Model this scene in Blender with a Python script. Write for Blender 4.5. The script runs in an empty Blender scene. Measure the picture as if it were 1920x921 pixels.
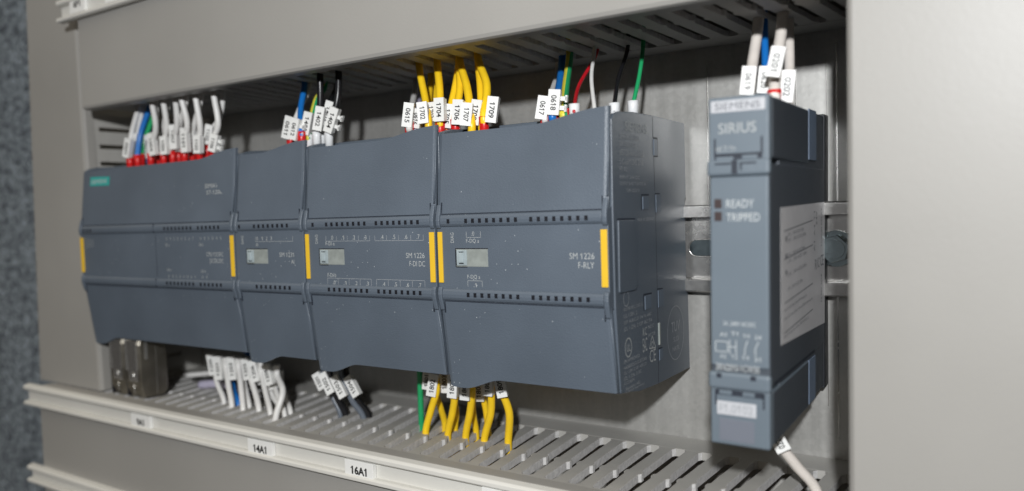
import bpy, bmesh, math, random
from mathutils import Vector, Matrix
random.seed(7)
S=0.001
scene=bpy.context.scene
COL=scene.collection
# ------------------------------------------------------------------ materials
def node(nt,t,**k):
    n=nt.nodes.new(t)
    for a,b in k.items(): setattr(n,a,b)
    return n
def mat(name,col,rough=.5,metal=0.,bump=0.,bscale=900.,var=0.,vscale=40.,spec=.5,dust=0.,trans=0.,coat=0.):
    m=bpy.data.materials.new(name); m.use_nodes=True; nt=m.node_tree; b=nt.nodes['Principled BSDF']
    b.inputs['Base Color'].default_value=(*col,1); b.inputs['Roughness'].default_value=rough; b.inputs['Metallic'].default_value=metal
    b.inputs['Specular IOR Level'].default_value=spec
    b.inputs['Coat Weight'].default_value=coat
    tc=node(nt,'ShaderNodeTexCoord'); L=nt.links.new
    src=None
    if var>0:
        n=node(nt,'ShaderNodeTexNoise'); n.inputs['Scale'].default_value=vscale; n.inputs['Detail'].default_value=6
        L(tc.outputs['Object'],n.inputs['Vector'])
        mr=node(nt,'ShaderNodeMapRange'); mr.inputs['From Min'].default_value=.3; mr.inputs['From Max'].default_value=.7
        mr.inputs['To Min'].default_value=1-var; mr.inputs['To Max'].default_value=1+var
        L(n.outputs['Fac'],mr.inputs['Value'])
        mx=node(nt,'ShaderNodeVectorMath',operation='SCALE'); mx.inputs[0].default_value=col; L(mr.outputs[0],mx.inputs['Scale'])
        src=mx.outputs[0]
        r2=node(nt,'ShaderNodeMapRange'); r2.inputs['To Min'].default_value=rough-.08; r2.inputs['To Max'].default_value=rough+.08
        L(n.outputs['Fac'],r2.inputs['Value']); L(r2.outputs[0],b.inputs['Roughness'])
    if dust>0:
        v=node(nt,'ShaderNodeTexVoronoi'); v.inputs['Scale'].default_value=800; L(tc.outputs['Object'],v.inputs['Vector'])
        sp=node(nt,'ShaderNodeSeparateColor'); L(v.outputs['Color'],sp.inputs[0])
        n3=node(nt,'ShaderNodeTexNoise'); n3.inputs['Scale'].default_value=45; n3.inputs['Detail'].default_value=2; L(tc.outputs['Object'],n3.inputs['Vector'])
        m0=node(nt,'ShaderNodeMapRange'); m0.inputs['From Min'].default_value=.45; m0.inputs['From Max'].default_value=.7; m0.inputs['To Min'].default_value=0.0; m0.inputs['To Max'].default_value=.55*dust
        L(n3.outputs['Fac'],m0.inputs['Value'])
        c1=node(nt,'ShaderNodeMath',operation='LESS_THAN'); L(sp.outputs[0],c1.inputs[0]); L(m0.outputs[0],c1.inputs[1])
        sz=node(nt,'ShaderNodeMath',operation='MULTIPLY_ADD'); L(sp.outputs[1],sz.inputs[0]); sz.inputs[1].default_value=.12; sz.inputs[2].default_value=.03
        c2=node(nt,'ShaderNodeMath',operation='LESS_THAN'); L(v.outputs['Distance'],c2.inputs[0]); L(sz.outputs[0],c2.inputs[1])
        mm=node(nt,'ShaderNodeMath',operation='MULTIPLY'); L(c1.outputs[0],mm.inputs[0]); L(c2.outputs[0],mm.inputs[1])
        mi=node(nt,'ShaderNodeMix',data_type='RGBA'); L(mm.outputs[0],mi.inputs[0])
        if src: L(src,mi.inputs[6])
        else: mi.inputs[6].default_value=(*col,1)
        mi.inputs[7].default_value=(.5,.53,.55,1); src=mi.outputs[2]
    if src: L(src,b.inputs['Base Color'])
    if bump>0:
        n2=node(nt,'ShaderNodeTexNoise'); n2.inputs['Scale'].default_value=bscale; n2.inputs['Detail'].default_value=4; L(tc.outputs['Object'],n2.inputs['Vector'])
        bp=node(nt,'ShaderNodeBump'); bp.inputs['Strength'].default_value=bump; bp.inputs['Distance'].default_value=.0003
        L(n2.outputs['Fac'],bp.inputs['Height']); L(bp.outputs[0],b.inputs['Normal'])
    return m
M={}
M['mod']=mat('module_plastic',(.102,.126,.158),.42,bump=.4,bscale=1900,var=.09,vscale=30,dust=.7)
M['modside']=mat('module_side_plastic',(.098,.12,.148),.38,bump=.2,bscale=2200,var=.06,vscale=30,dust=.12)
M['groove']=mat('groove_dark',(.02,.026,.04),.6)
M['hole']=mat('indicator_dark',(.012,.013,.018),.4,var=.2)
M['yellow']=mat('yellow_strip',(.80,.50,.03),.45,var=.04)
M['win']=mat('window_grey',(.27,.295,.28),.4,var=.14,vscale=300)
M['slider']=mat('slider_clear',(.34,.40,.42),.2,var=.16,vscale=300,coat=.4)
M['print']=mat('print_grey',(.40,.42,.42),.55,var=.12,vscale=900)
M['printdim']=mat('print_faint',(.33,.35,.37),.55,var=.25,vscale=900)
M['printdark']=mat('print_dark_grey',(.12,.13,.15),.5,var=.1,vscale=900)
M['printwhite']=mat('print_white',(.50,.53,.54),.5,var=.08,vscale=900)
M['teal']=mat('logo_teal',(.03,.36,.33),.4,var=.04)
M['plate']=mat('plate_pale',(.50,.51,.54),.4,var=.05,vscale=300)
M['black']=mat('print_black',(.02,.02,.02),.5,var=.2)
M['duct']=mat('duct_grey',(.325,.315,.295),.46,bump=.15,bscale=1300,var=.045,vscale=14)
M['ductin']=mat('duct_slotted',(.40,.39,.365),.55,bump=.25,bscale=700,var=.07,vscale=60)
M['cut']=mat('duct_cut_edge',(.62,.61,.60),.7,bump=.6,bscale=900,var=.14,vscale=500)
M['carrier']=mat('carrier_cream',(.64,.63,.59),.38,bump=.1,bscale=1000,var=.04,vscale=15)
M['tag']=mat('tag_white',(.80,.80,.78),.4,var=.02)
M['ferr']=mat('sleeve_red',(.62,.012,.012),.35,var=.08,vscale=300)
M['boot']=mat('sleeve_white',(.78,.79,.80),.35,var=.04,vscale=300)
M['nickel']=mat('plug_nickel',(.28,.26,.22),.30,metal=.9,bump=.15,bscale=500,var=.18,vscale=120)
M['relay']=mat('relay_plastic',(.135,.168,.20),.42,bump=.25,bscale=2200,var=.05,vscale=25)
M['relayshaded']=mat('relay_plastic_shaded',(.062,.074,.090),.42,bump=.2,bscale=2200,var=.06,vscale=30,dust=.1)  # same plastic as the relay front, darkened: shade of the side painted in
M['relaystrip']=mat('relay_strip',(.16,.21,.29),.45,bump=.1,var=.05)
M['pocket']=mat('pocket_plastic',(.11,.14,.18),.45,var=.06)
M['relayback']=mat('relay_back_black',(.018,.02,.025),.5,var=.1)
M['sticker']=mat('sticker_silver',(.62,.61,.62),.36,metal=.0,var=.06,vscale=120)
M['lens']=mat('indicator_lens',(.06,.045,.045),.3,var=.1)
M['carpetback']=None
for n,c,r in [('white',(.74,.73,.71),.38),('cream',(.80,.74,.68),.4),('blue',(.01,.16,.52),.35),('green',(.02,.36,.13),.38),('yellow',(.95,.62,.02),.33),('black',(.012,.012,.014),.3),('dark',(.13,.15,.18),.35),('red',(.50,.012,.02),.35),('lilac',(.55,.52,.66),.4),('paleyellow',(.70,.62,.06),.4),('brown',(.22,.10,.04),.5),('orange',(.6,.16,.02),.45)]:
    M['w_'+n]=mat('wire_'+n,c,r,var=.05,vscale=200)
# galvanised plate
def zinc(name,base,rough,metal,streak=1.0):
    m=bpy.data.materials.new(name); m.use_nodes=True; nt=m.node_tree; b=nt.nodes['Principled BSDF']; L=nt.links.new
    tc=node(nt,'ShaderNodeTexCoord')
    mp=node(nt,'ShaderNodeMapping'); mp.inputs['Scale'].default_value=(260,260,7); L(tc.outputs['Object'],mp.inputs[0])
    n=node(nt,'ShaderNodeTexNoise'); n.inputs['Scale'].default_value=1.; n.inputs['Detail'].default_value=5; L(mp.outputs[0],n.inputs['Vector'])
    v=node(nt,'ShaderNodeTexVoronoi'); v.inputs['Scale'].default_value=700; L(tc.outputs['Object'],v.inputs['Vector'])
    sp=node(nt,'ShaderNodeSeparateColor'); L(v.outputs['Color'],sp.inputs[0])
    n2=node(nt,'ShaderNodeTexNoise'); n2.inputs['Scale'].default_value=14; n2.inputs['Detail'].default_value=3; L(tc.outputs['Object'],n2.inputs['Vector'])
    a=node(nt,'ShaderNodeMath',operation='MULTIPLY_ADD'); L(n.outputs['Fac'],a.inputs[0]); a.inputs[1].default_value=.5*streak; L(n2.outputs['Fac'],a.inputs[2])
    a2=node(nt,'ShaderNodeMath',operation='MULTIPLY_ADD'); L(sp.outputs[0],a2.inputs[0]); a2.inputs[1].default_value=.12; L(a.outputs[0],a2.inputs[2])
    mr=node(nt,'ShaderNodeMapRange'); mr.inputs['From Min'].default_value=.45; mr.inputs['From Max'].default_value=1.15; mr.inputs['To Min'].default_value=.72; mr.inputs['To Max'].default_value=1.22
    L(a2.outputs[0],mr.inputs['Value'])
    mx=node(nt,'ShaderNodeVectorMath',operation='SCALE'); mx.inputs[0].default_value=base; L(mr.outputs[0],mx.inputs['Scale']); L(mx.outputs[0],b.inputs['Base Color'])
    r=node(nt,'ShaderNodeMapRange'); r.inputs['From Min'].default_value=.4; r.inputs['From Max'].default_value=1.2; r.inputs['To Min'].default_value=rough-.1; r.inputs['To Max'].default_value=rough+.1
    L(a2.outputs[0],r.inputs['Value']); L(r.outputs[0],b.inputs['Roughness']); b.inputs['Metallic'].default_value=metal
    bp=node(nt,'ShaderNodeBump'); bp.inputs['Strength'].default_value=.1; bp.inputs['Distance'].default_value=.0002; L(a2.outputs[0],bp.inputs['Height']); L(bp.outputs[0],b.inputs['Normal'])
    return m
M['zinc']=zinc('galvanised_plate',(.46,.455,.435),.40,.5)
M['steel']=zinc('rail_steel',(.62,.61,.59),.27,.85,.4)
M['bolt']=zinc('bolt_steel',(.35,.42,.44),.22,.95,.3)
def carpet():
    m=bpy.data.materials.new('carpet_fibre'); m.use_nodes=True; nt=m.node_tree; b=nt.nodes['Principled BSDF']; L=nt.links.new
    tc=node(nt,'ShaderNodeTexCoord')
    n=node(nt,'ShaderNodeTexNoise'); n.inputs['Scale'].default_value=800; n.inputs['Detail'].default_value=4; n.inputs['Roughness'].default_value=.7; L(tc.outputs['Object'],n.inputs['Vector'])
    n2=node(nt,'ShaderNodeTexNoise'); n2.inputs['Scale'].default_value=330; n2.inputs['Detail'].default_value=5; L(tc.outputs['Object'],n2.inputs['Vector'])
    a=node(nt,'ShaderNodeMath',operation='ADD'); L(n.outputs['Fac'],a.inputs[0]); L(n2.outputs['Fac'],a.inputs[1])
    cr=node(nt,'ShaderNodeValToRGB'); cr.color_ramp.elements[0].position=.45; cr.color_ramp.elements[0].color=(.05,.062,.08,1)
    cr.color_ramp.elements[1].position=.56; cr.color_ramp.elements[1].color=(.60,.70,.80,1)
    h=node(nt,'ShaderNodeMath',operation='MULTIPLY'); L(a.outputs[0],h.inputs[0]); h.inputs[1].default_value=.5
    L(h.outputs[0],cr.inputs[0]); L(cr.outputs[0],b.inputs['Base Color']); b.inputs['Roughness'].default_value=.95; b.inputs['Specular IOR Level'].default_value=.1
    bp=node(nt,'ShaderNodeBump'); bp.inputs['Strength'].default_value=.9; bp.inputs['Distance'].default_value=.003; L(a.outputs[0],bp.inputs['Height']); L(bp.outputs[0],b.inputs['Normal'])
    return m
M['carpet']=carpet()
# ------------------------------------------------------------------ mesh builder (mm)
class MB:
    def __init__(s): s.v=[]; s.f=[]; s.m=[]; s.sm=[]; s.cur=0; s.smooth=False
    def add(s,vs,fs,smooth=None):
        o=len(s.v); s.v+= [tuple(x) for x in vs]
        for f in fs: s.f.append(tuple(o+i for i in f)); s.m.append(s.cur); s.sm.append(s.smooth if smooth is None else smooth)
    def box(s,x0,x1,y0,y1,z0,z1,c=0.):
        if x0>x1:x0,x1=x1,x0
        if y0>y1:y0,y1=y1,y0
        if z0>z1:z0,z1=z1,z0
        if c<=0:
            s.add([(x,y,z) for x in(x0,x1) for y in(y0,y1) for z in(z0,z1)],[(0,1,3,2),(4,6,7,5),(0,4,5,1),(2,3,7,6),(0,2,6,4),(1,5,7,3)])
            return
        bm=bmesh.new(); bmesh.ops.create_cube(bm,size=1)
        for v in bm.verts: v.co=Vector(((x0+x1)/2+v.co.x*(x1-x0),(y0+y1)/2+v.co.y*(y1-y0),(z0+z1)/2+v.co.z*(z1-z0)))
        bmesh.ops.bevel(bm,geom=bm.edges[:],offset=c,segments=2,profile=.5,affect='EDGES')
        bm.verts.ensure_lookup_table(); bm.verts.index_update()
        s.add([v.co[:] for v in bm.verts],[[v.index for v in f.verts] for f in bm.faces]); bm.free()
    def prism(s,poly,axis,a,b,c=0.,f=None,seg=2):
        """2D polygon extruded along axis; poly in the two remaining axes (in x,y,z order); f maps final coords"""
        def P(p,t):
            if axis=='x': return (t,p[0],p[1])
            if axis=='y': return (p[0],t,p[1])
            return (p[0],p[1],t)
        bm=bmesh.new(); A=[bm.verts.new(P(p,a)) for p in poly]; B=[bm.verts.new(P(p,b)) for p in poly]; n=len(poly)
        bm.faces.new(A); bm.faces.new(B[::-1])
        for i in range(n): bm.faces.new((A[i],B[i],B[(i+1)%n],A[(i+1)%n]))
        bmesh.ops.recalc_face_normals(bm,faces=bm.faces[:])
        if c>0:
            es=[e for e in bm.edges if e.calc_face_angle(0)>.5]
            bmesh.ops.bevel(bm,geom=es,offset=c,segments=seg,profile=.5,affect='EDGES')
        bm.verts.ensure_lookup_table(); bm.verts.index_update()
        vs=[v.co[:] for v in bm.verts]
        if f: vs=[f(*v) for v in vs]
        s.add(vs,[[v.index for v in q.verts] for q in bm.faces]); bm.free()
    def tube(s,pts,r,n=12,two=None,cap=True,samp=8):
        P=[Vector(p) for p in pts]
        if samp>1 and len(P)>2:
            Q=[P[0]*2-P[1]]+P+[P[-1]*2-P[-2]]; R=[]
            for i in range(1,len(Q)-2):
                for k in range(samp):
                    t=k/samp; a,b,c,d=Q[i-1:i+3]
                    R.append(.5*((2*b)+(c-a)*t+(2*a-5*b+4*c-d)*t*t+(-a+3*b-3*c+d)*t**3))
            R.append(P[-1]); P=R
        vs=[];ref=Vector((0.3,1,0.1)); rr=r if callable(r) else (lambda t:r)
        for i,p in enumerate(P):
            d=(P[min(i+1,len(P)-1)]-P[max(i-1,0)]).normalized()
            u=(ref-d*ref.dot(d)).normalized(); w=d.cross(u); R_=rr(i/(len(P)-1))
            for k in range(n):
                a=2*math.pi*k/n; vs.append(p+(u*math.cos(a)+w*math.sin(a))*R_)
        o=len(s.v); s.v+=[tuple(v) for v in vs]
        for i in range(len(P)-1):
            for k in range(n):
                s.f.append((o+i*n+k,o+i*n+(k+1)%n,o+(i+1)*n+(k+1)%n,o+(i+1)*n+k)); s.m.append(s.cur if two is None else (1 if (n*.25<=k<n*.64) else 0)); s.sm.append(True)
        if cap:
            s.f.append(tuple(o+k for k in range(n))[::-1]); s.m.append(s.cur); s.sm.append(False)
            s.f.append(tuple(o+(len(P)-1)*n+k for k in range(n))); s.m.append(s.cur); s.sm.append(False)
    def text(s,t,o,w,h,d=(1,0,0),u=(0,0,1),t0=.04):
        vs,fs,W,H=font(t); d=Vector(d).normalized(); u=Vector(u).normalized(); nrm=d.cross(u); o=Vector(o)
        if w is None: w=W/H*h*.85
        s.add([tuple(o+d*(x/W*w)+u*(y/H*h)+nrm*t0) for x,y in vs],fs)
    def line(s,p,q,w,n=(0,-1,0)):
        p=Vector(p);q=Vector(q);n=Vector(n);d=(q-p).normalized();k=d.cross(n)*w/2
        s.add([p+k,q+k,q-k,p-k],[(0,1,2,3)])
    def build(s,name,mats,parent=None,org=(0,0,0),link=True):
        me=bpy.data.meshes.new(name)
        me.from_pydata([((v[0]-org[0])*S,(v[1]-org[1])*S,(v[2]-org[2])*S) for v in s.v],[],s.f)
        if not isinstance(mats,(list,tuple)): mats=[mats]
        for m in mats: me.materials.append(m)
        me.polygons.foreach_set('material_index',s.m); me.polygons.foreach_set('use_smooth',s.sm); me.update()
        o=bpy.data.objects.new(name,me); COL.objects.link(o)
        if parent is not None: o.parent=parent
        else: o.location=Vector(org)*S
        return o
_fc={}; BOLD=[.0]
def raw(t):
    key=(t,BOLD[0])
    if key in _fc: return _fc[key]
    cu=bpy.data.curves.new('t','FONT'); cu.body=t; cu.size=1; cu.resolution_u=3; cu.offset=BOLD[0]
    ob=bpy.data.objects.new('t',cu); COL.objects.link(ob)
    dg=bpy.context.evaluated_depsgraph_get(); dg.update(); me=ob.evaluated_get(dg).to_mesh()
    r=([(v.co.x,v.co.y) for v in me.vertices],[tuple(p.vertices) for p in me.polygons])
    ob.evaluated_get(dg).to_mesh_clear(); bpy.data.objects.remove(ob); bpy.data.curves.remove(cu)
    _fc[key]=r; return r
def font(t):
    vs,fs=raw(t); vs=list(vs); fs=list(fs)
    if '1' in t:      # the built-in font draws 1 as a bare bar: give it its flag
        v1=raw('1')[0]; bw=max(v[0] for v in v1)-min(v[0] for v in v1); H=max(v[1] for v in v1)
        if bw<.22:
            for i,ch in enumerate(t):
                if ch!='1': continue
                xl=max(v[0] for v in raw(t[:i+1])[0])-bw*.6; n=len(vs)
                vs+=[(xl,H),(xl-.20,H-.17),(xl-.20,H-.27),(xl,H-.15)]; fs.append((n+3,n+2,n+1,n) if False else (n,n+1,n+2,n+3))
    x0=min(v[0] for v in vs); x1=max(v[0] for v in vs); y0=min(v[1] for v in vs); y1=max(v[1] for v in vs)
    return [(a-x0,b-y0) for a,b in vs],fs,max(x1-x0,1e-3),max(y1-y0,1e-3)
def tag(o,label=None,cat=None,group=None,kind=None):
    if label:o['label']=label
    if cat:o['category']=cat
    if group:o['group']=group
    if kind:o['kind']=kind
    return o
def thing(name,loc,label,cat,group=None,rot=None):
    o=bpy.data.objects.new(name,None); COL.objects.link(o); o.empty_display_size=.01
    o.location=Vector(loc)*S
    if rot: o.rotation_euler=rot
    return tag(o,label,cat,group)
def lerp(a,b,t): return a+(b-a)*t
def sm(t): t=max(0,min(1,t)); return t*t*(3-2*t)
# ------------------------------------------------------------------ setting
b=MB(); b.box(-1500,60,135,140,-700,700); tag(b.build('carpet',M['carpet']),kind='structure')
b=MB(); b.box(-50,560,82.5,85.5,-190,190); pl=b.build('mounting_plate',M['zinc'],org=(250,84,0))
tag(pl,'galvanised steel mounting plate behind the modules, streaked and speckled','mounting plate')
# bare scored lines on the plate
b=MB()
for x,w,z0,z1 in [(322.5,.35,-40,74),(355.5,.3,20,75),(369.5,.5,-72,76),(366.2,.2,-60,70)]: b.box(x,x+w,82.3,82.6,z0,z1)
b.build('scored_line',M['steel'],pl,org=(250,84,0))
# ------------------------------------------------------------------ ducts
YF=-2.; YP=82.4
def shear(X): return max(-.175,min(.09,(X-305)*.0018))
rj=random.Random(11)
def slotted(mb,x0,x1,z0,z1,ya=8,yb=66,pitch=9.45,phase=238.4,ymax=YP-.1,ymin=0.,sk=True,gapw=3.5):
    """horizontal slotted wall between z0 and z1, slots run front to back"""
    mb.box(x0,x1,ymin,ya,z0,z1); mb.box(x0,x1,yb,ymax,z0,z1)
    k0=math.floor((x0-phase)/pitch)-2; k1=math.ceil((x1-phase)/pitch)+2
    ym=(ya+yb)/2-6; zt=z1
    for k in range(k0,k1):
        xl=phase+k*pitch+gapw/2; xr=xl+pitch-gapw
        if xr<x0+2 or xl>x1-2: continue
        xl=max(xl,x0); xr=min(xr,x1); jx=rj.uniform(-.35,.35); jz=rj.uniform(-.12,0) if z1<0 else rj.uniform(0,.15)
        s=shear((xl+xr)/2) if sk else 0
        g=lambda x,y: (max(x0,min(x1,x+s*(y-ya))),y)
        c=.9
        poly=[g(xl-1.0,ya-.01),g(xl,ya+2.2),g(xl,ym-2.2),g(xl-c,ym-1),g(xl-c,ym+1),g(xl,ym+2.2),g(xl,yb-2),g(xl-1.0,yb+.01),
              g(xr+1.0,yb+.01),g(xr,yb-2),g(xr,ym+2.2),g(xr+c,ym+1),g(xr+c,ym-1),g(xr,ym-2.2),g(xr,ya+2.2),g(xr+1.0,ya-.01)]
        n0=len(mb.f); mb.prism([(max(x0,min(x1,px_+jx*math.sin(math.pi*(py_-ya)/(yb-ya)))),py_) for px_,py_ in poly],'z',z0+.01+(jz if z1>0 else 0),z1-.01+(jz if z1<0 else 0),c=.12,seg=1)
        for q in range(n0,len(mb.f)):
            zs=[mb.v[i][2] for i in mb.f[q]]
            if max(zs)-min(zs)>(z1-z0)*.6: mb.m[q]=1
def round_lid(mb,x0,x1,z0,z1,y=YF,th=1.6,r=1.8):
    mb.prism([(y,z0+r),(y+r*.3,z0+r*.3),(y+r,z0),(y+r+6,z0),(y+r+6,z0+th),(y+r+.8,z0+th),(y+th,z0+r+.8),(y+th,z1-r-.8),(y+r+.8,z1-th),(y+r+6,z1-th),(y+r+6,z1),(y+r,z1),(y+r*.3,z1-r*.3),(y,z1-r)],'x',x0,x1)
DG='wiring ducts framing the modules'
# upper duct
t=thing('cable_duct',(190,40,80),'wide grey wiring duct running across above the modules','cable duct',DG)
o=(190,40,80)
b=MB(); round_lid(b,12.4,385.2,79.2,150); b.build('duct_cover',M['duct'],t,o)
b=MB(); slotted(b,12.6,384.8,80.6,82.8,ya=8.5,phase=277.8,gapw=4.0); b.box(12.6,384.8,80.4,82.3,82.8,150); b.box(12.6,384.8,0.2,80.3,146,148); b.build('slotted_wall',[M['ductin'],M['cut']],t,o)
# lower duct
o=(160,40,-138)
t=thing('cable_duct',o,'grey wiring duct below the modules with open slots on top','cable duct',DG)
b=MB(); round_lid(b,-50,385.2,-150,-79.4); b.build('duct_cover',M['duct'],t,o)
b=MB(); slotted(b,-50,384.8,-83.2,-80.0,ya=8.2,phase=238.4,gapw=4.4); b.box(-50,384.8,80.4,82.3,-150,-82.2); b.box(-50,384.8,0.2,80.3,-150,-148); b.build('slotted_wall',[M['ductin'],M['cut']],t,o)
# left duct
o=(-28,45,0)
t=thing('cable_duct',o,'upright grey wiring duct along the left edge','cable duct',DG)
YL=7.6
b=MB()
def tap(x,y,z):
    L=lerp(LB,LT,(z+145)/293.); R=lerp(RB,RT,(z+79)/160.)
    u=(x+50)/62.; return (L+(R-L)*u,y,z)
LB,LT,RB,RT=-71.,-60.,-.2,-4.6
b.prism([(-50,YL+2),(-49.4,YL+.6),(-48,YL),(10,YL),(11.4,YL+.6),(12,YL+2),(12,YL+7),(10.4,YL+7),(10.4,YL+2),(-48.4,YL+2),(-48.4,YL+7),(-50,YL+7)],'z',-79.2,200,f=tap)
b.build('duct_cover',M['duct'],t,o)
b=MB(); k=-78.
while k<79:
    b.box(-6.4,-4.6,YL+5,80.3,k,k+(1.2 if k<-77 else 7.6),.25); k+=9.9 if k>-77 else 1.9
b.box(-6.6,-4.7,YL+4,YL+10,-79,79.2); b.box(-6.6,-4.7,66,82.2,-79,79.2)
b.box(-60,-58,YL+6,82.2,-79,200); b.build('slotted_wall',M['ductin'],t,o)
# right duct
o=(450,40,0)
t=thing('cable_duct',o,'large pale grey upright duct filling the right edge','cable duct',DG)
b=MB()
b.prism([(384.9,YF+3),(385.2,YF+1.0),(386.4,YF),(620,YF),(620,YF+2),(388,YF+2),(387.4,YF+2.6),(387.4,YF+9),(385.4,YF+9)],'z',-200,200)
b.build('duct_cover',M['duct'],t,o)
b=MB(); b.box(386.2,388,8,82.2,-200,200); b.build('side_wall',M['ductin'],t,o)
# label carriers
def carrier(x0,x1,z0,z1,label,tags,xshift=0):
    o=((x0+x1)/2,-4,z0); t=thing('label_carrier',o,label,'label carrier','label carriers clipped to the duct covers')
    b=MB()
    b.prism([(-2.1,z1-3.6),(-5.0,z1-3.2),(-6.2,z1-2.4),(-6.2,z1-.8),(-5.2,z1),(-2.1,z1+.5)],'x',x0,x1,c=.25)
    b.prism([(-2.1,z0),(-5.2,z0-.2),(-6.4,z0+.5),(-6.4,z0+1.9),(-5.4,z0+2.5),(-2.1,z0+2.5)],'x',x0,x1,c=.2)
    b.box(x0+.5,x1,-3.2,-2.1,z0+2.4,z1-3.5)
    b.build('profile',M['carrier'],t,o)
    return t
carrier(-61,385,-91.3,-79.2,'cream label carrier strip along the top of the lower duct, holding most tags',None)
carrier(-62,385,-139,-128.6,'cream label carrier strip at the very bottom left corner',None)
carrier(-1.5,385,127.6,139.6,'cream label carrier strip at the top left corner',None)
def ltag(x0,x1,z0,z1,txt,label,tx=None):
    b=MB(); b.box(x0,x1,-5.5,-3.4,z0,z1,.15); o=b.build('name_tag',M['tag'],org=(x0,-4,z0)); tag(o,label,'name tag','white tags in the label carriers')
    if txt:
        BOLD[0]=.04; c=MB(); h=3.5; w=min(x1-x0-4,len(txt)*2.15); c.text(txt,((x0+x1)/2-w/2,-5.5,(z0+z1)/2-h/2+.3),w,h); c.build('lettering',M['black'],o,(x0,-4,z0))
ltag(48.2,64.6,-91.2,-82.6,'9A1','white tag printed 9A1 at the left of the lower carrier')
ltag(139,155.2,-91.2,-82.8,'14A1','white tag printed 14A1 in the lower carrier')
ltag(198.6,213.8,-91.2,-82.8,'16A1','white tag printed 16A1 in the lower carrier')
ltag(265.6,292,-91.0,-82.4,'','blank topped white tag cut by the bottom edge of the picture')
ltag(10.8,25.3,130.2,138.6,'6F1','white tag printed 6F1 in the top left carrier')
ltag(44,61,130.2,138.6,'','white tag right of the one printed 6F1')
BOLD[0]=.0
# ------------------------------------------------------------------ DIN rail and bolt
o=(200,78,0); t=thing('mounting_rail',o,'bright steel hat rail running behind the modules and relay','rail')
b=MB(); 
b.prism([(82.3,-12.3),(81.2,-12.3),(81.2,12.3),(82.3,12.3)],'x',2,384.6)
for s_ in(1,-1):
    P=[(75.2,s_*12.6),(75.2,s_*17.0),(76.0,s_*17.6),(77.2,s_*17.6),(77.2,s_*16.4),(76.4,s_*15.8),(76.4,s_*13.6),(82.3,s_*13.6),(82.3,s_*12.4),(75.8,s_*12.4)]
    b.prism(P,'x',2,384.6,c=.15)
b.build('rail_profile',M['steel'],t,o)
b=MB()
for x in (300,322.5,346): 
    n=20; P=[]
    for i in range(n):
        a=2*math.pi*i/n; P.append((x+(4.2 if math.cos(a)>0 else -4.2)+3.2*math.cos(a),3.2*math.sin(a)))
    b.prism(P,'y',81.0,81.21)
b.build('rail_slot',M['bolt'],t,o)
b=MB()
for x in (322.5,):
    pts=[(x+(4.2 if math.cos(a)>0 else -4.2)+3.5*math.cos(a),80.9,3.5*math.sin(a)) for a in [2*math.pi*i/24 for i in range(25)]]
    b.tube(pts,.28,6,samp=1)
b.build('slot_rim',M['steel'],t,o)
o=(369.6,78,0); t=thing('hex_bolt',o,'shiny hex head bolt on the rail right of the relay','bolt')
b=MB(); b.prism([(369.6+5.4*math.cos(math.pi/3*i+.3),5.4*math.sin(math.pi/3*i+.3)) for i in range(6)],'y',75.5,79.6,c=.4); b.build('bolt_head',M['bolt'],t,o)
b=MB(); b.prism([(369.6+6.8*math.cos(math.pi/14*i),6.8*math.sin(math.pi/14*i)) for i in range(28)],'y',79.7,81.1,c=.25); b.prism([(369.6+3.6*math.cos(math.pi/10*i),3.6*math.sin(math.pi/10*i)) for i in range(20)],'y',75.2,75.6,c=.1); b.build('washer',M['bolt'],t,o)
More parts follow.
